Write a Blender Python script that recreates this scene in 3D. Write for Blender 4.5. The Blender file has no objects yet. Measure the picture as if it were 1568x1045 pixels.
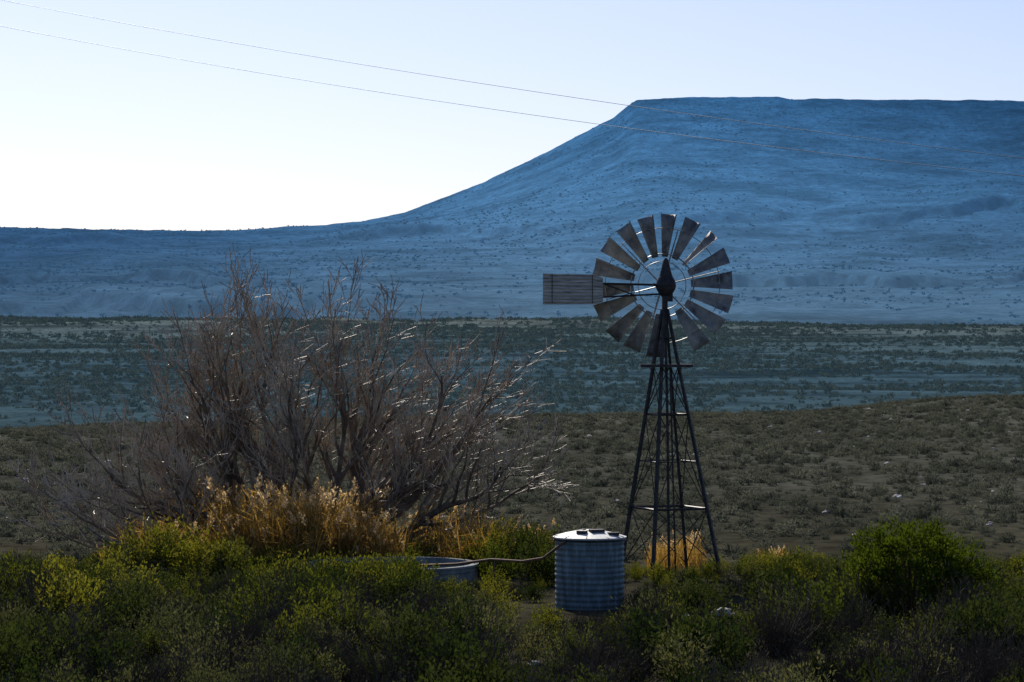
import bpy, math, random
import numpy as np
from mathutils import Vector
rng=np.random.default_rng(7); random.seed(7)
F=4355.0; CX=784.0; CY=522.5; H=4.84
scene=bpy.context.scene
scene.view_settings.view_transform='Standard'
scene.view_settings.look='None'
scene.view_settings.exposure=0
def W(px,py,d): return np.array([(px-CX)/F*d, d, H+(CY-py)/F*d])
# ---------------------------------------------------------------- noise
TAB=rng.random((256,256))
def vnoise(x,y):
    x=np.asarray(x,float); y=np.asarray(y,float)
    xi=np.floor(x).astype(int); yi=np.floor(y).astype(int)
    fx=x-xi; fy=y-yi
    fx=fx*fx*(3-2*fx); fy=fy*fy*(3-2*fy)
    a=TAB[xi%256,yi%256]; b=TAB[(xi+1)%256,yi%256]; c=TAB[xi%256,(yi+1)%256]; d=TAB[(xi+1)%256,(yi+1)%256]
    return (a*(1-fx)+b*fx)*(1-fy)+(c*(1-fx)+d*fx)*fy-0.5
def fbm(x,y,o=4):
    s=0;a=1
    for i in range(o):
        s=s+a*vnoise(x*2**i+17*i,y*2**i+31*i); a*=0.5
    return s
def sst(a,b,x):
    t=np.clip((x-a)/(b-a),0,1); return t*t*(3-2*t)
# ---------------------------------------------------------------- mesh accumulator
class Acc:
    def __init__(s): s.v=[];s.f=[];s.m=[];s.n=0
    def add(s,verts,faces,mi=0):
        verts=np.asarray(verts,float)
        s.v.append(verts)
        for f in faces: s.f.append([i+s.n for i in f])
        s.m+= [mi]*len(faces); s.n+=len(verts)
    def leaves(s,P,D,L,Wd,mi=0):
        N=len(P); D=D/np.linalg.norm(D,axis=1,keepdims=True)
        r=rng.normal(size=(N,3)); S=np.cross(D,r); S/=np.linalg.norm(S,axis=1,keepdims=True)
        L=np.asarray(L).reshape(-1,1)*np.ones((N,1)); Wd=np.asarray(Wd).reshape(-1,1)*np.ones((N,1))
        V=np.stack([P,P+D*L*.45+S*Wd*.5,P+D*L,P+D*L*.45-S*Wd*.5],axis=1).reshape(-1,3)
        b=s.n; s.v.append(V)
        idx=(np.arange(N*4).reshape(N,4)+b).tolist(); s.f+=idx; s.m+=[mi]*N; s.n+=4*N
    def tube(s,pts,rad,sides=5,mi=0,cap=True):
        pts=[Vector(p) for p in pts]; n=len(pts)
        if not hasattr(rad,'__len__'): rad=[rad]*n
        V=[];Fc=[]
        ref=Vector((0.3,0.2,1)).normalized()
        for i,p in enumerate(pts):
            d=(pts[min(i+1,n-1)]-pts[max(i-1,0)])
            if d.length<1e-9: d=Vector((0,0,1))
            d.normalize()
            rr=ref if abs(d.dot(ref))<0.95 else Vector((1,0.1,0)).normalized()
            a=d.cross(rr).normalized(); b=d.cross(a)
            for k in range(sides):
                t=2*math.pi*k/sides
                V.append(tuple(p+(a*math.cos(t)+b*math.sin(t))*rad[i]))
        for i in range(n-1):
            for k in range(sides):
                k2=(k+1)%sides
                Fc.append([i*sides+k,i*sides+k2,(i+1)*sides+k2,(i+1)*sides+k])
        if cap and sides>2:
            Fc.append(list(range(sides))[::-1]); Fc.append([(n-1)*sides+k for k in range(sides)])
        s.add(V,Fc,mi)
    def lathe(s,prof,seg=24,mi=0,off=(0,0,0)):
        V=[];Fc=[]
        for r,z in prof:
            for k in range(seg):
                t=2*math.pi*k/seg; V.append((off[0]+r*math.cos(t),off[1]+r*math.sin(t),off[2]+z))
        for i in range(len(prof)-1):
            for k in range(seg):
                k2=(k+1)%seg; Fc.append([i*seg+k,i*seg+k2,(i+1)*seg+k2,(i+1)*seg+k])
        s.add(V,Fc,mi)
    def box(s,c,h,mi=0,rot=0):
        V=[]
        for dx in(-1,1):
            for dy in(-1,1):
                for dz in(-1,1):
                    x=dx*h[0];y=dy*h[1]
                    V.append((c[0]+x*math.cos(rot)-y*math.sin(rot),c[1]+x*math.sin(rot)+y*math.cos(rot),c[2]+dz*h[2]))
        s.add(V,[[0,1,3,2],[4,6,7,5],[0,4,5,1],[2,3,7,6],[0,2,6,4],[1,5,7,3]],mi)
    def mesh(s,name,mats,smooth=False):
        me=bpy.data.meshes.new(name)
        V=np.concatenate(s.v)
        me.from_pydata(V.tolist(),[],s.f)
        for m in mats: me.materials.append(m)
        me.polygons.foreach_set('material_index',s.m)
        if smooth: me.polygons.foreach_set('use_smooth',[True]*len(s.f))
        me.update(); return me
def link(name,me,parent=None,loc=None):
    o=bpy.data.objects.new(name,me); scene.collection.objects.link(o)
    if parent: o.parent=parent
    if loc is not None: o.location=loc
    return o
# ---------------------------------------------------------------- materials
class NT:
    def __init__(s,name):
        s.m=bpy.data.materials.new(name); s.m.use_nodes=True; s.t=s.m.node_tree; s.t.nodes.clear()
        try: s.m.cycles.emission_sampling='NONE'
        except Exception: pass
        s.out=s.n('ShaderNodeOutputMaterial')
    def n(s,t,**k):
        x=s.t.nodes.new(t)
        for a,b in k.items(): setattr(x,a,b)
        return x
    def l(s,a,b): s.t.links.new(a,b)
    def pos(s,sc=(1,1,1)):
        g=s.n('ShaderNodeNewGeometry'); mp=s.n('ShaderNodeMapping'); mp.inputs['Scale'].default_value=sc
        s.l(g.outputs['Position'],mp.inputs['Vector']); return mp.outputs[0]
    def opos(s,sc=(1,1,1)):
        g=s.n('ShaderNodeTexCoord'); mp=s.n('ShaderNodeMapping'); mp.inputs['Scale'].default_value=sc
        s.l(g.outputs['Object'],mp.inputs['Vector']); return mp.outputs[0]
    def noise(s,vec,scale,detail=4,rough=.6):
        x=s.n('ShaderNodeTexNoise'); x.inputs['Scale'].default_value=scale; x.inputs['Detail'].default_value=detail; x.inputs['Roughness'].default_value=rough
        s.l(vec,x.inputs['Vector']); return x.outputs['Fac']
    def ramp(s,fac,stops):
        x=s.n('ShaderNodeValToRGB'); e=x.color_ramp.elements
        while len(e)<len(stops): e.new(0.5)
        for i,(p,c) in enumerate(stops):
            e[i].position=p
            if not hasattr(c,'__len__'): c=(c,c,c)
            e[i].color=(*c,1)
        s.l(fac,x.inputs[0]); return x.outputs[0]
    def math(s,op,a,b):
        x=s.n('ShaderNodeMath',operation=op)
        for i,v in enumerate((a,b)):
            if hasattr(v,'links'): s.l(v,x.inputs[i])
            else: x.inputs[i].default_value=v
        return x.outputs[0]
    def mix(s,a,b,fac,mode='MIX'):
        x=s.n('ShaderNodeMix',data_type='RGBA',blend_type=mode)
        for sock,v in ((x.inputs[0],fac),(x.inputs[6],a),(x.inputs[7],b)):
            if hasattr(v,'is_linked') or hasattr(v,'links'): s.l(v,sock)
            elif hasattr(v,'__len__'): sock.default_value=(*v,1)
            else: sock.default_value=v
        return x.outputs[2]
    def mr(s,v,a,b,c=0,d=1):
        x=s.n('ShaderNodeMapRange'); s.l(v,x.inputs[0]); 
        for i,q in enumerate((a,b,c,d)): x.inputs[i+1].default_value=q
        return x.outputs[0]
    def xyz(s):
        g=s.n('ShaderNodeNewGeometry'); x=s.n('ShaderNodeSeparateXYZ'); s.l(g.outputs['Position'],x.inputs[0]); return x.outputs
    def pbr(s,col,rough=.8,metal=0,bump=None,bs=.3,bd=.02,spec=.3,emit=None):
        p=s.n('ShaderNodeBsdfPrincipled'); p.inputs['Roughness'].default_value=rough; p.inputs['Metallic'].default_value=metal
        p.inputs['Specular IOR Level'].default_value=spec
        if hasattr(col,'__len__'): p.inputs['Base Color'].default_value=(*col,1)
        else: s.l(col,p.inputs['Base Color'])
        if emit is not None:
            p.inputs['Emission Strength'].default_value=1
            if hasattr(emit,'__len__'): p.inputs['Emission Color'].default_value=(*emit,1)
            else: s.l(emit,p.inputs['Emission Color'])
        if bump is not None:
            b=s.n('ShaderNodeBump'); b.inputs['Strength'].default_value=bs; b.inputs['Distance'].default_value=bd
            s.l(bump,b.inputs['Height']); s.l(b.outputs[0],p.inputs['Normal'])
        s.l(p.outputs[0],s.out.inputs[0]); return s.m
def leaf_mat(name,c1,c2,trans=.4,nscale=3.0,tcol=None,emit=None,tb=1.3):
    t=NT(name)
    oi=t.n('ShaderNodeObjectInfo')
    n=t.noise(t.pos(),nscale,2)
    add=t.n('ShaderNodeMath',operation='ADD'); t.l(oi.outputs['Random'],add.inputs[0]); t.l(n,add.inputs[1])
    f=t.mr(add.outputs[0],.5,1.5)
    col=t.mix(c1,c2,f)
    d=t.n('ShaderNodeBsdfDiffuse'); t.l(col,d.inputs[0]); res=d.outputs[0]
    if trans>0:
        tr=t.n('ShaderNodeBsdfTranslucent'); mx=t.n('ShaderNodeMixShader')
        tc=t.mix(col,(1.0,.95,.45) if tcol is None else tcol,1.0,'MULTIPLY')
        br=t.mix(tc,(tb,tb,tb),1.0,'MULTIPLY')
        t.l(br,tr.inputs[0])
        mx.inputs[0].default_value=trans; t.l(d.outputs[0],mx.inputs[1]); t.l(tr.outputs[0],mx.inputs[2]); res=mx.outputs[0]
    if emit is not None:
        em=t.n('ShaderNodeEmission'); em.inputs[0].default_value=(*emit,1); ad=t.n('ShaderNodeAddShader'); t.l(res,ad.inputs[0]); t.l(em.outputs[0],ad.inputs[1]); res=ad.outputs[0]
    t.l(res,t.out.inputs[0])
    return t.m
# ground material
t=NT('ground_soil_scrub_and_haze')
X=t.xyz()
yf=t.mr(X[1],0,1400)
base=t.ramp(yf,[(0,(.038,.034,.022)),(.045,(.038,.036,.024)),(.07,(.050,.051,.041)),(.14,(.058,.06,.05)),(.2,(.032,.054,.062)),(.45,(.030,.054,.066)),(.62,(.042,.064,.066)),(.78,(.075,.083,.070))])  # soil turns bluer with distance: aerial haze painted into the base colour
n1=t.noise(t.pos((1,.6,1)),1.1,5,.7); n2=t.noise(t.pos((1,.5,1)),.09,5,.65); n3=t.noise(t.pos((.012,.016,1)),1,6,.68)
m1=t.ramp(n1,[(.35,.5),(.6,1.5)]); m2=t.ramp(n2,[(.36,.6),(.62,1.3)]); m3=t.ramp(n3,[(.40,.3),(.57,1.15)])
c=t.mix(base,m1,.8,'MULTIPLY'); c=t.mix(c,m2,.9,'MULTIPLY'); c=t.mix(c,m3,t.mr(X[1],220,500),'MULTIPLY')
hz=t.ramp(yf,[(0,(0,0,0)),(.16,(.003,.0045,.0045)),(.22,(.009,.022,.034)),(.5,(.016,.034,.052)),(.8,(.030,.049,.062))])  # airlight over the far plain, added as emission that grows with distance
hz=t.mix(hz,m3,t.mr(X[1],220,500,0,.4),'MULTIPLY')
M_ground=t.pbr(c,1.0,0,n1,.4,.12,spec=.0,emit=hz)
# hills
t=NT('hazy_blue_hillside')
X=t.xyz()
zf=t.mr(X[2],10,400)
base=t.ramp(zf,[(0,(.030,.058,.09)),(.25,(.030,.076,.14)),(.5,(.030,.094,.185)),(.85,(.024,.086,.18)),(1,(.017,.067,.145))])  # blue is aerial haze painted into the slope colour
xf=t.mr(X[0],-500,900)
xm=t.ramp(xf,[(0,(.58,.62,.68)),(.36,(1.18,1.10,1.06)),(.58,(1.08,1.06,1.05)),(.95,(.58,.60,.63))])  # haze glow painted in around the centre, both sides painted darker
n1=t.noise(t.pos((1,.75,1)),.10,6,.85); n2=t.noise(t.pos((.008,.010,.012)),1,6,.68); n3=t.noise(t.pos((1,.8,1)),.03,4,.6)
m1=t.ramp(n1,[(.38,.5),(.62,1.5)]); m2=t.ramp(n2,[(.38,.55),(.54,1.0),(.72,1.15)]); m3=t.ramp(n3,[(.35,.75),(.65,1.2)])
wob=t.noise(t.pos((.004,.0015,0)),1,6,.65); yy=t.math('ADD',X[1],t.math('MULTIPLY',t.math('SUBTRACT',wob,.5),900))
band=t.ramp(t.mr(yy,1400,3700),[(0,1.0),(.10,.5),(.17,1.08),(.40,1.05),(.46,.55),(.52,1.12),(.70,1.0),(.735,.72),(.79,1.08),(1,1.0)])
msk=t.ramp(t.noise(t.pos((.005,.003,0)),1,5,.7),[(.42,0.0),(.56,1.0)])
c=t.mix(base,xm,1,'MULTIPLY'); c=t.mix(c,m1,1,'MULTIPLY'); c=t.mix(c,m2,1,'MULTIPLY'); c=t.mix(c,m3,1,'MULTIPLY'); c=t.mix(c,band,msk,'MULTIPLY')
hz=t.mix(t.ramp(zf,[(0,(.044,.090,.145)),(.4,(.036,.094,.178)),(1,(.019,.066,.145))]),xm,1,'MULTIPLY')  # hillside emits a blue airlight that stands in for haze and lifts shadows
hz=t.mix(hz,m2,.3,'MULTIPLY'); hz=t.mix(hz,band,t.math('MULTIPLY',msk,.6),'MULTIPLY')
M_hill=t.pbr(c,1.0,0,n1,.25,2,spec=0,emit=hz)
M_hscrub=leaf_mat('hazy_hill_scrub',(.012,.035,.06),(.025,.07,.12),0,.01,emit=(.026,.066,.12))  # blue tint and emission imitate haze in front of the scrub
M_mscrub=leaf_mat('hazy_plain_scrub',(.028,.042,.040),(.070,.088,.074),.25,.05,(1,1,.9),emit=(.011,.022,.030))  # far-plain haze painted in as a bluish tint plus weak emission
M_pscrub=leaf_mat('plain_scrub',(.04,.044,.036),(.12,.122,.095),.3,.3,(1,1,.85),emit=(.003,.004,.0038),tb=1.5)  # leaves glow faintly, fill light put into the material
M_green=leaf_mat('leaf_yellow_green',(.040,.058,.013),(.155,.155,.028),.42,1.0,tb=1.5)
M_dark=leaf_mat('leaf_dark_green',(.020,.035,.013),(.050,.066,.022),.33,1.5,tb=1.3)
M_olive=leaf_mat('leaf_grey_olive',(.042,.052,.033),(.115,.12,.07),.33,1.5,tb=1.4)
M_dry=leaf_mat('twig_dry',(.035,.029,.021),(.13,.105,.075),0,2)
M_reed=leaf_mat('reed_straw',(.15,.10,.033),(.42,.29,.10),.45,2.0,(1,.84,.45),tb=1.5)
M_plume=leaf_mat('reed_plume',(.42,.32,.19),(.66,.54,.35),.5,2.0,(1,.88,.65),tb=1.5)
t=NT('trunk_bark'); n=t.noise(t.opos(),3,5); M_bark=t.pbr(t.ramp(n,[(.35,(.075,.058,.045)),(.65,(.24,.19,.145))]),.75,0,n,.5,.02,.3)
t=NT('twig_bark'); n=t.noise(t.opos(),2,5); M_twig=t.pbr(t.ramp(n,[(.35,(.19,.15,.11)),(.65,(.52,.43,.32))]),.55,0,spec=.5)
t=NT('stem'); M_stem=t.pbr((.07,.055,.04),.9)
t=NT('galvanised_blade'); n=t.noise(t.opos((1,1,1)),2.2,5,.7); M_blade=t.pbr(t.ramp(n,[(.35,(.06,.062,.062)),(.5,(.20,.205,.20)),(.68,(.36,.34,.28))]),.5,.2,n,.2,.01)
t=NT('dark_steel'); n=t.noise(t.opos(),6,5,.7); M_steel=t.pbr(t.ramp(n,[(.4,(.02,.023,.027)),(.65,(.06,.052,.05))]),.55,.3)
t=NT('pale_steel'); n=t.noise(t.opos(),6,4); M_pale=t.pbr(t.ramp(n,[(.4,(.2,.22,.23)),(.65,(.42,.43,.42))]),.45,.4)
t=NT('vane_sheet'); n=t.noise(t.opos((1,1,9)),2.5,5,.7); M_vane=t.pbr(t.ramp(n,[(.35,(.22,.21,.19)),(.5,(.42,.41,.37)),(.68,(.6,.58,.52))]),.7,.0)
t=NT('tank_sheet'); n=t.noise(t.opos((5,5,.7)),1.6,5,.7); M_tank=t.pbr(t.ramp(n,[(.3,(.055,.085,.098)),(.5,(.115,.165,.185)),(.7,(.23,.30,.32))]),.6,.2,n,.15,.01)
t=NT('tank_lid'); n=t.noise(t.opos(),3,5,.7); M_lid=t.pbr(t.ramp(n,[(.35,(.5,.52,.52)),(.65,(.8,.8,.77))]),.6,.1)
t=NT('concrete'); n=t.noise(t.opos(),4,6,.7); M_conc=t.pbr(t.ramp(n,[(.35,(.12,.14,.14)),(.65,(.28,.30,.30))]),.9,0,n,.4,.02)
t=NT('pale_rock'); n=t.noise(t.opos(),4,6,.7); M_rock=t.pbr(t.ramp(n,[(.3,(.35,.31,.27)),(.6,(.68,.64,.6))]),.9,0,n,.5,.03)
t=NT('rusty_pipe'); n=t.noise(t.opos(),9,5,.7); M_rust=t.pbr(t.ramp(n,[(.35,(.06,.035,.025)),(.65,(.18,.10,.06))]),.8)
t=NT('cable'); M_cable=t.pbr((.16,.19,.21),.5,1.0)
t=NT('water'); M_water=t.pbr((.03,.05,.05),.08,0,spec=.5)
# ---------------------------------------------------------------- terrain
ys=np.arange(-300,1600,2.0)
zs=np.interp(ys,[-300,60,150,200,225,260,300,500,700,900,1080,1130,1300,1600],[0,0,-.15,-.55,-1.7,-3.7,-3.6,-3.0,.3,6.3,12.3,12.6,9,4])
k=np.ones(9)/9; zsm=np.convolve(np.pad(zs,4,'edge'),k,'valid')
def ground_z(x,y):
    x=np.asarray(x,float); y=np.asarray(y,float)
    z=np.interp(y,ys,zsm)
    band=sst(120,195,y)*(1-sst(215,270,y))
    z=z+band*(.02*x+.35*vnoise(x/9+3,y*0+2)+.9*sst(20,34,x))
    z=z+.10*fbm(x/3,y/3,3)*sst(62,80,y)+.05*fbm(x/1.5,y/1.5,3)
    z=z+3.2*fbm(x/120+5,y/90,4)*sst(330,600,y)*(1-.4*sst(900,1000,y))
    z=z-.007*np.clip(x,-250,250)*sst(700,1080,y)*(1-sst(1150,1400,y))+1.6*fbm(x/35,y/60+4,4)*sst(900,1080,y)
    z=z-sst(1200,1600,y)*6
    return z
rows=np.concatenate([np.arange(-120,30,10),np.arange(30,80,.8),np.geomspace(80,1400,330),np.geomspace(1450,30000,40)])
us=np.concatenate([np.linspace(-1.2,-.25,30)[:-1],np.linspace(-.25,.25,260),np.linspace(.25,1.2,30)[1:]])
def sheet(name,rows,us,fn,mat,w0=40):
    Y=np.repeat(rows,len(us)).reshape(len(rows),len(us)); Xx=us[None,:]*np.maximum(Y,w0)
    Z=fn(Xx,Y); V=np.stack([Xx,Y,Z],-1).reshape(-1,3)
    n,m=len(rows),len(us); i=(np.arange(n-1)[:,None]*m+np.arange(m-1)[None,:]).ravel()
    Fc=np.stack([i,i+1,i+m+1,i+m],1)
    me=bpy.data.meshes.new(name); me.from_pydata(V.tolist(),[],Fc.tolist()); me.materials.append(mat)
    me.polygons.foreach_set('use_smooth',[True]*len(Fc)); me.update()
    return link(name,me)
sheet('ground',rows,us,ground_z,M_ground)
PX=[-1400,-300,0,130,300,400,480,560,620,680,740,790,850,900,940,960,975,1040,1190,1212,1568,3000]
PY=[330,343,348,351,354,352,347,338,325,302,280,255,226,201,180,163,153,149,148,152,154,165]
YT=4500.
def hill_z(x,y):
    x=np.asarray(x,float); y=np.asarray(y,float)
    u=x/np.maximum(y,1); px=CX+u*F
    top=H+(CY-np.interp(px,PX,PY))/F*YT
    wig=fbm(u*18+3,y*0+1.5,4)
    ped=np.interp(y,[1250,1450,2000,2500,3000,3500,4500],[-8,4,34,62,93,124,172])
    s=np.clip((y-2750)/(YT-2750),0,1); m=s**1.7
    z=ped+(top-172)*m*(y>2750)
    q=sst(1400,1900,y)*(1-sst(4000,4450,y))
    z=z+q*(16*fbm(x/330+2,y/420,5)*(.5+m)+3*fbm(x/70,y/90,3))
    for y0,A,sd in((1750,12,1.),(2330,10,7.),(2800,16,4.),(3350,13,9.)):
        yy=y0+260*wig+140*fbm(u*60+sd,y*0+sd,3)
        amp=A*np.clip(fbm(u*14+sd*3,y*0+sd,3)*2.4+.35,0,1)
        z=z+amp*sst(yy-22,yy+10,y)*(1-sst(yy+60,yy+420,y))
    z=z+ (2.0*fbm(u*160,y*0+4,4))*sst(4300,4500,y)
    z=np.where(y>YT,z-(y-YT)*.004,z)
    return z
rows2=np.concatenate([np.arange(1250,4500,11.),[4500,4506,4520,4560,4700,5200,6500,9000]])
us2=np.concatenate([np.linspace(-.5,-.2,60)[:-1],np.linspace(-.2,.2,620),np.linspace(.2,.5,60)[1:]])
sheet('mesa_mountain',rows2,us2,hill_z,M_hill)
# ---------------------------------------------------------------- shrub prototypes
def shrub(name,ns,lp,R,Hh,L,Wd,mat,stems=12,spread=1.25,f0=.35,upb=.35):
    a=Acc(); ph=rng.random(6)*6.28
    P=[];D=[];LL=[]
    for i in range(ns):
        az=rng.random()*6.283; tl=spread*rng.random()**.6
        lump=1+.22*math.sin(2*az+ph[0])*math.sin(tl*2+ph[1])+.15*math.sin(5*az+ph[2]+3*tl)
        d=np.array([math.sin(tl)*math.cos(az)*R,math.sin(tl)*math.sin(az)*R,math.cos(tl)*Hh+.08*Hh])*lump*(.68+.38*rng.random())
        b=np.array([rng.normal()*.12*R,rng.normal()*.12*R,0])
        f=f0+(1-f0)*rng.random(lp)**.8
        dd=d/np.linalg.norm(d)
        curve=b+np.outer(f,d-b*.3)+np.outer(f**2,[0,0,.1*Hh])
        P.append(curve+rng.normal(size=(lp,3))*.045*R)
        D.append(dd*1.0+rng.normal(size=(lp,3))*.65+np.array([0,0,upb]))
        if i<stems:
            a.tube([b,b+d*.5+[0,0,.02],b+d*.98+[0,0,.1*Hh]],[.012*R,.008*R,.003*R],3,1,False)
    P=np.concatenate(P);D=np.concatenate(D); P[:,2]=np.maximum(P[:,2],.01)
    a.leaves(P,D,L*(.6+.8*rng.random(len(P))),Wd*(.6+.8*rng.random(len(P))),0)
    me=a.mesh(name,[mat,M_stem]); return bpy.data.objects.new(name,me)
def coll(name,obs):
    c=bpy.data.collections.new(name)
    for o in obs: c.objects.link(o)
    return c
C_green=coll('proto_green',[shrub('green_shrub_%d'%i,105,15,.62,.95,.075,.034,M_green) for i in range(3)])
C_dark=coll('proto_dark',[shrub('dark_shrub_%d'%i,115,15,.7,.8,.068,.034,M_dark) for i in range(3)])
C_olive=coll('proto_olive',[shrub('olive_shrub_%d'%i,125,12,.65,.8,.065,.026,M_olive) for i in range(3)])
C_dry=coll('proto_dry',[shrub('dry_shrub_%d'%i,100,6,.7,.85,.10,.014,M_dry,100) for i in range(2)])
C_plain=coll('proto_plain',[shrub('plain_shrub_%d'%i,36,7,.75,.62,.17,.09,M_pscrub,0,1.45) for i in range(3)])
C_plainb=coll('proto_plainb',[shrub('plainb_shrub_%d'%i,14,5,.9,.7,.4,.24,M_mscrub,0,1.45) for i in range(3)])
C_hill=coll('proto_hill',[shrub('hill_shrub_%d'%i,10,4,1.0,.7,.5,.35,M_hscrub,0,1.45) for i in range(3)])
def reed(name):
    a=Acc()
    for i in range(34):
        az=rng.random()*6.283; b=np.array([rng.normal()*.2,rng.normal()*.2,0]); lean=.12+.38*rng.random(); h=.45+.6*rng.random()
        dv=np.array([math.cos(az)*lean,math.sin(az)*lean,0]); sd=np.array([-math.sin(az+rng.normal()),math.cos(az),0])
        w=.008+.007*rng.random(); pts=[]
        for f in (0,.35,.7,1.0):
            pts.append(b+dv*f**2*h+np.array([0,0,h*(f-.12*f**3*rng.random())]))
        V=[];ww=[1,1,.8,.15]
        for p,q in zip(pts,ww): V+= [p-sd*w*q,p+sd*w*q]
        a.add(V,[[0,1,3,2],[2,3,5,4],[4,5,7,6]],0)
        nl=5; f=rng.random(nl)*.75+.15
        Pp=b+np.outer(f**2,dv*h)+np.outer(f,[0,0,h]); Dd=rng.normal(size=(nl,3))*.7+np.array([0,0,.5])
        a.leaves(Pp,Dd,.18+.15*rng.random(nl),.013,0)
        if rng.random()<.10:
            tp=pts[-1]; n=24; g=rng.random(n)
            Pp=tp+np.outer(g,np.array([.06*math.cos(az),.06*math.sin(az),.15]))-np.array([0,0,.05])+rng.normal(size=(n,3))*.010
            a.leaves(Pp,rng.normal(size=(n,3))*.5+np.array([.3*math.cos(az),.3*math.sin(az),.9]),.055,.022,1)
    return bpy.data.objects.new(name,a.mesh(name,[M_reed,M_plume]))
C_reed=coll('proto_reed',[reed('reed_clump_%d'%i) for i in range(4)])
def rock_obj(name,mat,seed):
    import bmesh
    bm=bmesh.new(); bmesh.ops.create_icosphere(bm,subdivisions=3,radius=1)
    from mathutils import noise as mn
    for v in bm.verts:
        p=v.co.copy(); k=1+.55*mn.noise(p*1.1+Vector((seed*7,0,0)))+.25*mn.noise(p*2.7+Vector((0,seed*5,0)))
        v.co=Vector((p.x*k,p.y*k*.8,p.z*k*.55))
    me=bpy.data.meshes.new(name); bm.to_mesh(me); bm.free(); me.materials.append(mat)
    return me
C_stone=coll('proto_stone',[bpy.data.objects.new('stone_%d'%i,rock_obj('stone_%d'%i,M_rock,i+3)) for i in range(3)])
def scatter(name,col,P,S):
    P=np.asarray(P,float); me=bpy.data.meshes.new(name); me.from_pydata(P.tolist(),[],[])
    n=len(P)
    a=me.attributes.new('scl','FLOAT','POINT'); a.data.foreach_set('value',np.asarray(S,float))
    a=me.attributes.new('rot','FLOAT_VECTOR','POINT'); R=np.zeros((n,3)); R[:,2]=rng.random(n)*6.28; R[:,:2]=rng.normal(size=(n,2))*.08
    a.data.foreach_set('vector',R.ravel())
    a=me.attributes.new('idx','INT','POINT'); a.data.foreach_set('value',rng.integers(0,99,n).astype(np.int32))
    o=link(name,me)
    g=bpy.data.node_groups.new(name+'_gn','GeometryNodeTree')
    g.interface.new_socket('Geometry',in_out='INPUT',socket_type='NodeSocketGeometry'); g.interface.new_socket('Geometry',in_out='OUTPUT',socket_type='NodeSocketGeometry')
    N=g.nodes.new; gi=N('NodeGroupInput'); go=N('NodeGroupOutput'); ip=N('GeometryNodeInstanceOnPoints'); ci=N('GeometryNodeCollectionInfo')
    ci.inputs['Collection'].default_value=col; ci.inputs['Separate Children'].default_value=True; ci.inputs['Reset Children'].default_value=True
    def na(nm,ty):
        x=N('GeometryNodeInputNamedAttribute'); x.data_type=ty; x.inputs['Name'].default_value=nm; return [q for q in x.outputs if q.enabled][0]
    er=N('FunctionNodeEulerToRotation')
    L=g.links.new
    L(gi.outputs[0],ip.inputs['Points']); L(ci.outputs[0],ip.inputs['Instance']); ip.inputs['Pick Instance'].default_value=True
    L(na('idx','INT'),ip.inputs['Instance Index']); L(na('scl','FLOAT'),ip.inputs['Scale']); L(na('rot','FLOAT_VECTOR'),er.inputs[0]); L(er.outputs[0],ip.inputs['Rotation'])
    L(ip.outputs[0],go.inputs[0])
    md=o.modifiers.new('scatter','NODES'); md.node_group=g
    return o
def pts_band(n,y0,y1,umax=.21,fn=ground_z,pw=1.0):
    y=np.sqrt(y0**2+(y1**2-y0**2)*rng.random(n)**pw); u=(rng.random(n)*2-1)*umax; x=u*y
    return x,y,fn(x,y)
# plains
x,y,z=pts_band(20000,62,215); den=fbm(x/6,y/6,3)+.5; kk=rng.random(len(x))<np.clip(den*1.4,.25,1)
x,y,z=x[kk],y[kk],z[kk]; s=(.17+.36*rng.random(len(x))**2)*(1+.4*fbm(x/10,y/10,2))
scatter('karoo_scrub_plain',C_plain,np.stack([x,y,z-.03],1),s)
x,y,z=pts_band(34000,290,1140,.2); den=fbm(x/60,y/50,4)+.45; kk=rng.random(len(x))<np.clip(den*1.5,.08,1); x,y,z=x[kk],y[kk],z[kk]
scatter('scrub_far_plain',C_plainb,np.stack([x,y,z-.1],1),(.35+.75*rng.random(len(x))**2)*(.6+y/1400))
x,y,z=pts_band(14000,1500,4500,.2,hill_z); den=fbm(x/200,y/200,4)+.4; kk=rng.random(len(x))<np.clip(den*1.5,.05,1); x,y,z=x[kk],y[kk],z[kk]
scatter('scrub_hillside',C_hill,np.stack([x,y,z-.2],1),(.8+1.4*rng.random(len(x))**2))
x,y,z=pts_band(700,65,212); kk=(y>170)|(rng.random(len(x))<.5); x,y,z=x[kk],y[kk],z[kk]
scatter('plain_stones',C_stone,np.stack([x,y,z],1),.05+.11*rng.random(len(x))**2)
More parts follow.
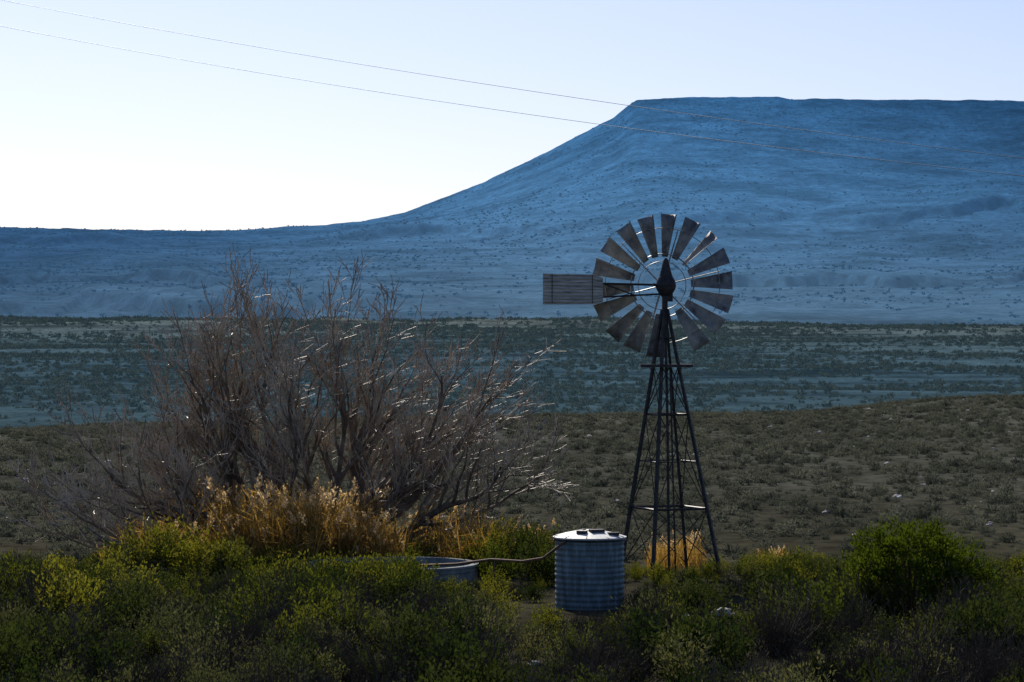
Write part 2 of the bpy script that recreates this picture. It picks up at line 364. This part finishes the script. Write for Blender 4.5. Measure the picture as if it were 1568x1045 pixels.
# foreground: envelope of foliage tops
EP=[-200,0,120,260,400,560,640,660,735,750,830,845,965,985,1100,1120,1180,1300,1500,1568,1800]
EY=[835,838,845,860,860,856,858,876,880,868,880,932,932,880,876,868,835,845,855,845,845]
TK=W(903,930,51.9); RS=W(600,900,56.6); RR=1.7
ROCKS=[(1048,950,.19),(1108,945,.25),(818,1022,.13)]
def place(n,y0,y1,smin,smax,pxr=(-150,1720),exy=None,clump=0,seed=0,full=.75):
    y=y0+(y1-y0)*rng.random(n); px=pxr[0]+(pxr[1]-pxr[0])*rng.random(n); x=(px-CX)/F*y; z=ground_z(x,y)
    s=smin+(smax-smin)*rng.random(n)**1.3
    pg=CY+(H-z)/y*F
    top=np.interp(px,EP if exy is None else exy[0],EY if exy is None else exy[1])
    hm=(pg-top)*y/F*(full+.3*rng.random(n))
    s=np.minimum(s,hm)
    for rx,ry,rs in ROCKS:   # keep a little clearing around and in front of each rock
        dr=H*F/(ry-CY); xr=(rx-CX)/F*dr
        near=(np.abs(x-xr)<rs+.3)&(y<dr+.3)&(y>dr-6)
        s=np.where(near,np.minimum(s,.12+(dr-y)*.095),s)
    dd=np.hypot(x-TK[0],y-TK[1])
    kk=(s>.16)&(dd>.72+.4*s)
    d2=np.hypot(x-RS[0],y-RS[1]); kk&=(d2>RR+.05+.35*s)
    if clump: kk&=(fbm(x/1.8+seed,y/2.2+seed,3)+.5)>clump*rng.random(n)+.25
    return x[kk],y[kk],z[kk]-.03,s[kk]
def sc(name,col,*a,**k):
    x,y,z,s=place(*a,**k); scatter(name,col,np.stack([x,y,z],1),s)
sc('dark_shrubs',C_dark,400,34,61,.45,1.2,clump=.3,seed=5)
sc('green_shrubs',C_green,360,42,60,.4,1.1,clump=.65,seed=3)
sc('olive_shrubs',C_olive,360,34,62,.4,1.05,clump=.5,seed=9)
sc('dry_twiggy_shrubs',C_dry,330,35,54,.4,1.15)
sc('reservoir_bushes',C_green,22,51.5,54.2,.7,1.1,pxr=(395,650),full=.88)
sc('reservoir_dark_bushes',C_dark,20,50.5,54.2,.7,1.1,pxr=(380,660),full=.88)
e1=([-200,0,150,200,300,420,520,600,640,700,780,850,880,980,1000,1060,1100,1240,1290,1568,1800],[870,862,850,805,800,832,850,840,812,795,795,812,850,860,862,862,850,840,862,862,862])
sc('tall_green_shrubs',C_green,210,56,63,.6,1.6,exy=e1)
sc('tall_olive_shrubs',C_olive,120,56,66,.5,1.4,exy=e1)
sc('tall_dark_shrubs',C_dark,110,56,68,.4,1.2,exy=e1)
# reeds
re=([150,180,260,330,450,520,600,680,780,840,870,1000,1045,1080,1150,1175,1190,1210],[850,828,782,748,744,756,784,768,792,808,855,830,808,845,850,826,826,860])
n=370; y=58.6+7*rng.random(n); px=165+690*rng.random(n)
px[:70]=470+190*rng.random(70); y[:70]=58.4+1.6*rng.random(70)
px[70:105]=220+240*rng.random(35); y[70:105]=57.5+1.6*rng.random(35)
px[-40:]=980+100*rng.random(40); y[-40:]=60+3*rng.random(40); px[-6:]=1165+30*rng.random(6); y[-6:]=60
x=(px-CX)/F*y; z=ground_z(x,y); pg=CY+(H-z)/y*F; s=(pg-np.interp(px,re[0],re[1]))*y/F*(.3+.8*rng.random(n)); kk=(s>.3)&(np.hypot(x-RS[0],y-RS[1])>RR+.1)&((fbm(x/.9,y/3,2)>-.14)|(px>900))
scatter('golden_reeds',C_reed,np.stack([x,y,z],1)[kk],s[kk])
# big bush
def big_bush():
    a=Acc(); R=1.12; P=[];D=[]
    for i in range(700):
        az=rng.random()*6.283; ct=rng.random()*1.15-.15; st=math.sqrt(max(0,1-ct*ct))
        lump=1+.10*math.sin(3*az+1)*st+.09*math.sin(7*az+4*ct)+.07*math.sin(11*ct+5*az)
        rr=(.72+.30*rng.random())*lump
        c=np.array([math.cos(az)*st*R,math.sin(az)*st*R,.62+ct*.98])
        c=np.array([c[0]*rr,c[1]*rr,.62+(c[2]-.62)*rr]); n=26
        dv=c-np.array([0,0,.4]); dv/=np.linalg.norm(dv)
        P.append(c+rng.normal(size=(n,3))*.055+np.outer(rng.random(n)*.16,dv)); D.append(dv+rng.normal(size=(n,3))*.6+[0,0,.3])
        if i%7==0: a.tube([(rng.normal()*.05,rng.normal()*.05,0),c*.55,c],[.03,.015,.005],4,1,False)
    P=np.concatenate(P);P[:,2]=np.maximum(P[:,2],.02)
    a.leaves(P,np.concatenate(D),.05+.04*rng.random(len(P)),.025+.015*rng.random(len(P)),0)
    return a.mesh('round_bush',[M_bush,M_stem])
M_bush=leaf_mat('bush_leaf',(.03,.054,.008),(.08,.105,.014),.38,1.2,tb=1.6)
p=W(1397,935,48.5); link('round_bush',big_bush(),loc=(p[0],p[1],float(ground_z(p[0],p[1]))-.02))
# ---------------------------------------------------------------- bare tree
def bare_tree():
    a=Acc()
    def grow(p,d,L,r,lv,up):
        n=max(3,int(L/.2)) if lv<3 else 3; n=min(n,26); pts=[p]; dirs=[d]
        q=p.copy(); dd=d.copy(); seg=L/n
        for i in range(n):
            dd=dd+rng.normal(size=3)*(.11 if lv<2 else .16)+np.array([0,0,up if lv<1 else .07]); dd/=np.linalg.norm(dd)
            q=q+dd*seg; 
            if q[2]<.25: q[2]=.25; dd[2]=abs(dd[2])
            pts.append(q.copy()); dirs.append(dd.copy())
        rad=[max(.0085,r*(1-.8*i/n)) for i in range(n+1)]
        a.tube(pts,rad,6 if lv==0 else (4 if lv==1 else 3),0 if lv<2 else 1,False)
        if lv>=3: return
        nc={0:11,1:7,2:3}[lv]
        for j in range(nc):
            f=(.25 if lv==0 else .2)+.78*(j+rng.random())/nc; f=min(f,.98); i=int(f*n); base=pts[i]; bd=dirs[i]
            ax=rng.normal(size=3); ax-=ax.dot(bd)*bd; ax/=np.linalg.norm(ax); ang=.4+.45*rng.random()
            nd=bd*math.cos(ang)+ax*math.sin(ang)+np.array([0,0,.2]); nd/=np.linalg.norm(nd)
            LL=L*(.30+.22*rng.random())*(1.15-.35*f) if lv<2 else .22+.3*rng.random()
            grow(base,nd,LL,rad[i]*.66,lv+1,up)
    specs=[(174,5.3),(167,5.3),(160,5.1),(152,5.0),(145,4.8),(137,4.9),(128,5.1),(118,5.3),(108,5.6),(99,5.5),(91,5.2),(83,5.4),(75,5.4),(67,5.3),(58,5.3),(49,5.3),(40,5.3),(30,5.3),(20,5.2),(11,5.2),(135,3.6),(45,3.6),(104,4.0),(72,4.0),(158,3.4),(60,4.6),(35,4.4),(80,4.8),(122,4.6)]
    for k,(an,L) in enumerate(specs):
        t=math.radians(an+rng.normal()*2); yy=rng.normal()*.35
        d=np.array([math.cos(t),yy*.8,max(.12,math.sin(t))]); d/=np.linalg.norm(d)
        b=np.array([math.cos(t)*1.1+rng.normal()*.15,rng.normal()*.35,0.0])
        grow(b,d,L*.93,.07+.055*rng.random(),0,.036*abs(math.sin(t))+.004)
    return a.mesh('bare_tree',[M_bark,M_twig])
p=W(456,868,61.5); link('bare_tree',bare_tree(),loc=(p[0],63.0,-.05))
# ---------------------------------------------------------------- windmill
mx,my=3.28,59.0
mill=bpy.data.objects.new('windmill',None); scene.collection.objects.link(mill); mill.location=(mx,my,float(ground_z(mx,my)))
mill.empty_display_size=.3
base=[(1.02,-.41),(.41,1.02),(-1.02,.41),(-.41,-1.02)]; TX=-.11; ZT=5.5
def leg(i,z):
    f=z/ZT; b=base[i]; return (b[0]*(1-f)+(TX+b[0]*.05)*f, b[1]*(1-f)+b[1]*.05*f, z)
a=Acc()
for i in range(4): a.tube([leg(i,-.15),leg(i,ZT)],[.047,.038],4)
link('tower_legs',a.mesh('tower_legs',[M_steel]),mill)
a=Acc()
for z,r in((1.38,.024),(3.32,.022),(2.35,.012),(4.9,.02)):
    for i in range(4): a.tube([leg(i,z),leg((i+1)%4,z)],r,4)
link('tower_girts',a.mesh('tower_girts',[M_steel]),mill)
a=Acc()
for z0,z1 in((.15,1.38),(1.38,3.32),(3.32,4.33)):
    for i in range(4):
        j=(i+1)%4; a.tube([leg(i,z0),leg(j,z1)],.011,4); a.tube([leg(j,z0),leg(i,z1)],.011,4)
link('cross_bracing',a.mesh('cross_bracing',[M_steel]),mill)
a=Acc()
a.tube([(-.02,0,-.1),(-.05,0,2.8),(TX,0,6.0)],[.03,.028,.028],6); a.tube([(.12,.05,-.1),(.0,.02,4.3)],.018,6)
a.tube([(TX,0,4.9),(TX,0,5.95)],.062,8)
link('pump_rod',a.mesh('pump_rod',[M_steel]),mill)
a=Acc()
for k,yo in enumerate((-.30,-.16,.16,.30)): a.box((TX+.02,yo,4.33),(.54,.06,.032),0,.05)
a.box((TX-.28,0,4.27),(.03,.36,.025)); a.box((TX+.3,0,4.27),(.03,.36,.025))
link('platform',a.mesh('platform',[M_steel]),mill)
hub=np.array([-.15,.30,6.0])
yaw=math.radians(-9); eA=np.array([math.sin(yaw)*-1,math.cos(yaw),0.]); eX=np.array([math.cos(yaw),math.sin(yaw),0.]); eZ=np.array([0,0,1.])
a=Acc()
for k in range(18):
    if k==14: continue
    th=math.radians(4.5+20*k+rng.normal()*.7); er=eX*math.cos(th)+eZ*math.sin(th); et=-eX*math.sin(th)+eZ*math.cos(th)
    ph=math.radians(33+rng.normal()*4); 
    if k==2: ph=math.radians(62)
    ro=1.49+rng.normal()*.012
    V=[];nr,nw=6,6
    for i in range(nr):
        f=i/(nr-1); r=.60+(ro-.60)*f; w=.085+(.205-.085)*f; p2=ph-.15*f
        for j in range(nw):
            g=j/(nw-1)*2-1; cam=.045*(1-g*g)*(.5+f)
            V.append(hub+er*r+(et*math.cos(p2)+eA*math.sin(p2))*w*g+(-et*math.sin(p2)+eA*math.cos(p2))*cam)
    a.add(V,[[i*nw+j,i*nw+j+1,(i+1)*nw+j+1,(i+1)*nw+j] for i in range(nr-1) for j in range(nw-1)])
o=link('wheel_blades',a.mesh('wheel_blades',[M_blade],True),mill); sm=o.modifiers.new('thick','SOLIDIFY'); sm.thickness=.005
a=Acc()
def ring(R,r,off=0):
    pts=[hub+eA*off+(eX*math.cos(q)+eZ*math.sin(q))*R for q in np.linspace(0,2*math.pi,61)]; a.tube(pts,r,4,0,False)
ring(.66,.014);ring(.50,.009,-.02);ring(1.2,.009,.03)
for k in range(6):
    for o_ in(-.10,.12):
        q=math.radians(14+60*k); er=eX*math.cos(q)+eZ*math.sin(q); a.tube([hub+eA*o_+er*.08,hub+eA*.02+er*1.22],.010,4)
link('wheel_rings_and_spokes',a.mesh('wheel_rings_and_spokes',[M_pale]),mill)
a=Acc()
a.lathe([(0,-.27),(.07,-.26),(.14,-.18),(.20,-.08),(.215,.0),(.19,.10),(.14,.19),(.105,.30),(.08,.42),(.05,.52),(.02,.565),(0,.57)],20,0,(-.09,-.02,6.0))
a.tube([(-.09,.0,5.98),tuple(hub+eA*.12)],.06,10); a.tube([tuple(hub-eA*.12),tuple(hub+eA*.14)],.11,12)
a.tube([(-.09,-.05,5.9),(-.36,-.1,6.02)],.03,6); a.box((-.05,-.02,5.76),(.10,.09,.10))
link('gearbox_hood',a.mesh('gearbox_hood',[M_steel],False),mill)
# tail vane
a=Acc(); V=[];nz,nx=49,8
for i in range(nz):
    f=i/(nz-1)
    for j in range(nx):
        g=j/(nx-1); xx=-2.64+g*(1.24+.0*f); zt=6.24-.03*g; zb=5.60+.0*g
        if g>.99: zt-=0.06; zb+=.05
        V.append((xx,-.12-.10*g+.013*math.sin(f*math.pi*2*9),zb+(zt-zb)*f))
a.add(V,[[i*nx+j,i*nx+j+1,(i+1)*nx+j+1,(i+1)*nx+j] for i in range(nz-1) for j in range(nx-1)])
o=link('tail_vane',a.mesh('tail_vane',[M_vane],False),mill); sm=o.modifiers.new('thick','SOLIDIFY'); sm.thickness=.004
a=Acc()
a.tube([(-2.2,-.04,6.05),(-1.4,-.15,6.03),(-.15,-.06,6.0)],.024,6); a.tube([(-2.2,-.04,5.74),(-1.4,-.15,5.75),(-.12,-.06,5.82)],.020,6)
a.tube([(-2.45,-.17,5.62),(-2.45,-.17,6.23)],.010,4);a.tube([(-1.62,-.24,5.62),(-1.62,-.24,6.21)],.010,4); a.tube([(-1.4,-.23,6.03),(-.75,-.15,5.79)],.014,4)
link('tail_arm',a.mesh('tail_arm',[M_steel]),mill)
# ---------------------------------------------------------------- water tank
tz=float(ground_z(TK[0],TK[1])); tank=bpy.data.objects.new('water_tank',None); scene.collection.objects.link(tank); tank.location=(TK[0],TK[1],tz)
a=Acc(); prof=[]
for i in range(121):
    f=i/120; prof.append((.63+.007*math.sin(f*2*math.pi*13)+(.010 if abs(f-.5)<.012 else 0),-.05+f*1.33))
a.lathe(prof,64); link('tank_wall',a.mesh('tank_wall',[M_tank],True),tank)
a=Acc(); a.lathe([(.60,1.275),(.67,1.27),(.675,1.295),(.45,1.36),(.2,1.41),(.05,1.425),(0,1.425)],40); link('tank_lid',a.mesh('tank_lid',[M_lid]),tank)
a=Acc(); 
for k in range(10):
    q=k*math.pi/5+.2; a.tube([(.672*math.cos(q),.672*math.sin(q),1.302),(.1*math.cos(q),.1*math.sin(q),1.428)],.008,4)
a.tube([(.655*math.cos(q),.655*math.sin(q),1.24) for q in np.linspace(0,2*math.pi,41)],.014,5,0,False)
a.box((.12,-.25,1.41),(.13,.07,.03),0,.4); a.box((-.15,-.35,1.39),(.09,.05,.03),0,-.5)
a.box((.42,-.30,1.36),(.10,.05,.03),0,.2)
link('lid_ribs',a.mesh('lid_ribs',[M_steel]),tank)
a=Acc(); T0=np.array([TK[0],TK[1],tz])
pp=[W(640,866,55.2),W(700,864,54.0),W(752,857,53.0),W(800,860,52.3),W(832,855,51.8),W(862,832,51.4),W(885,818,51.6),W(908,812,51.8)]
a.tube([q-T0 for q in pp],.026,6)
a.tube([W(756,858,53.0)-T0,W(757,885,53.0)-T0],.02,6)
link('inlet_pipe',a.mesh('inlet_pipe',[M_rust],True),tank)
# reservoir
rz=float(ground_z(RS[0],RS[1])); res=bpy.data.objects.new('low_round_reservoir',None); scene.collection.objects.link(res); res.location=(RS[0],RS[1],rz)
a=Acc(); R_=RR; a.lathe([(R_,-.1),(R_,.1),(R_+.015,.12),(R_,.14),(R_,.28),(R_+.015,.30),(R_,.32),(R_,.37),(R_+.03,.38),(R_+.03,.42),(R_-.1,.42),(R_-.1,.0)],72); link('reservoir_wall',a.mesh('reservoir_wall',[M_conc]),res)
a=Acc(); a.add([((R_-.1)*math.cos(q),(R_-.1)*math.sin(q),.30) for q in np.linspace(0,2*math.pi,60)[:-1]],[list(range(59))]); link('reservoir_water',a.mesh('reservoir_water',[M_water]),res)
# pale rocks
for i,(px,py,s) in enumerate(ROCKS):
    d=H*F/(py-CY); p=W(px,py,d); o=link('pale_rock',rock_obj('pale_rock',M_rock,i*1.7),loc=(p[0],d,float(ground_z(p[0],d))+.3*s)); o.scale=(s*1.1,s*.8,s*.7); o.rotation_euler=(0,.1*i,i)
# power lines
for nm,A,B,sag in(('power_line',(0,0),(1568,243),14),('power_line',(0,40),(1568,270),17)):
    a=Acc(); p0=W(*A,112); p1=W(*B,86); pts=[]
    for f in np.linspace(-.5,1.5,40):
        p=p0*(1-f)+p1*f; p[2]-=4*f*(1-f)*sag/F*98; pts.append(p)
    a.tube(pts,.009,6); link(nm,a.mesh(nm,[M_cable],True))
# ---------------------------------------------------------------- light, sky, camera
EL,AZ=math.radians(38),math.radians(-14)
sd=Vector((math.sin(AZ)*math.cos(EL),math.cos(AZ)*math.cos(EL),math.sin(EL)))
L=bpy.data.lights.new('sun','SUN'); L.energy=5.0; L.angle=math.radians(.5); L.color=(1,.93,.82)
so=bpy.data.objects.new('sun',L); scene.collection.objects.link(so); so.rotation_euler=(-sd).to_track_quat('-Z','Y').to_euler(); so.location=(0,0,50)
w=bpy.data.worlds.new('World'); scene.world=w; w.use_nodes=True; nt=w.node_tree; nt.nodes.clear()
sk=nt.nodes.new('ShaderNodeTexSky'); sk.sky_type='NISHITA'; sk.sun_disc=False; sk.sun_elevation=EL; sk.sun_rotation=AZ; sk.air_density=.8; sk.dust_density=.8; sk.ozone_density=3.0
mxn=nt.nodes.new('ShaderNodeMix'); mxn.data_type='RGBA'; mxn.blend_type='MULTIPLY'; mxn.inputs[0].default_value=1; mxn.inputs[7].default_value=(1.01,.98,1.10,1)
bg=nt.nodes.new('ShaderNodeBackground'); bg.inputs[1].default_value=.095; ow=nt.nodes.new('ShaderNodeOutputWorld')
nt.links.new(sk.outputs[0],mxn.inputs[6]); nt.links.new(mxn.outputs[2],bg.inputs[0]); nt.links.new(bg.outputs[0],ow.inputs[0])
cam=bpy.data.cameras.new('camera'); cam.lens=100; cam.sensor_width=36; cam.clip_end=60000; cam.clip_start=.5
co=bpy.data.objects.new('camera',cam); scene.collection.objects.link(co); co.location=(0,0,H); co.rotation_euler=(math.radians(90),0,0); scene.camera=co
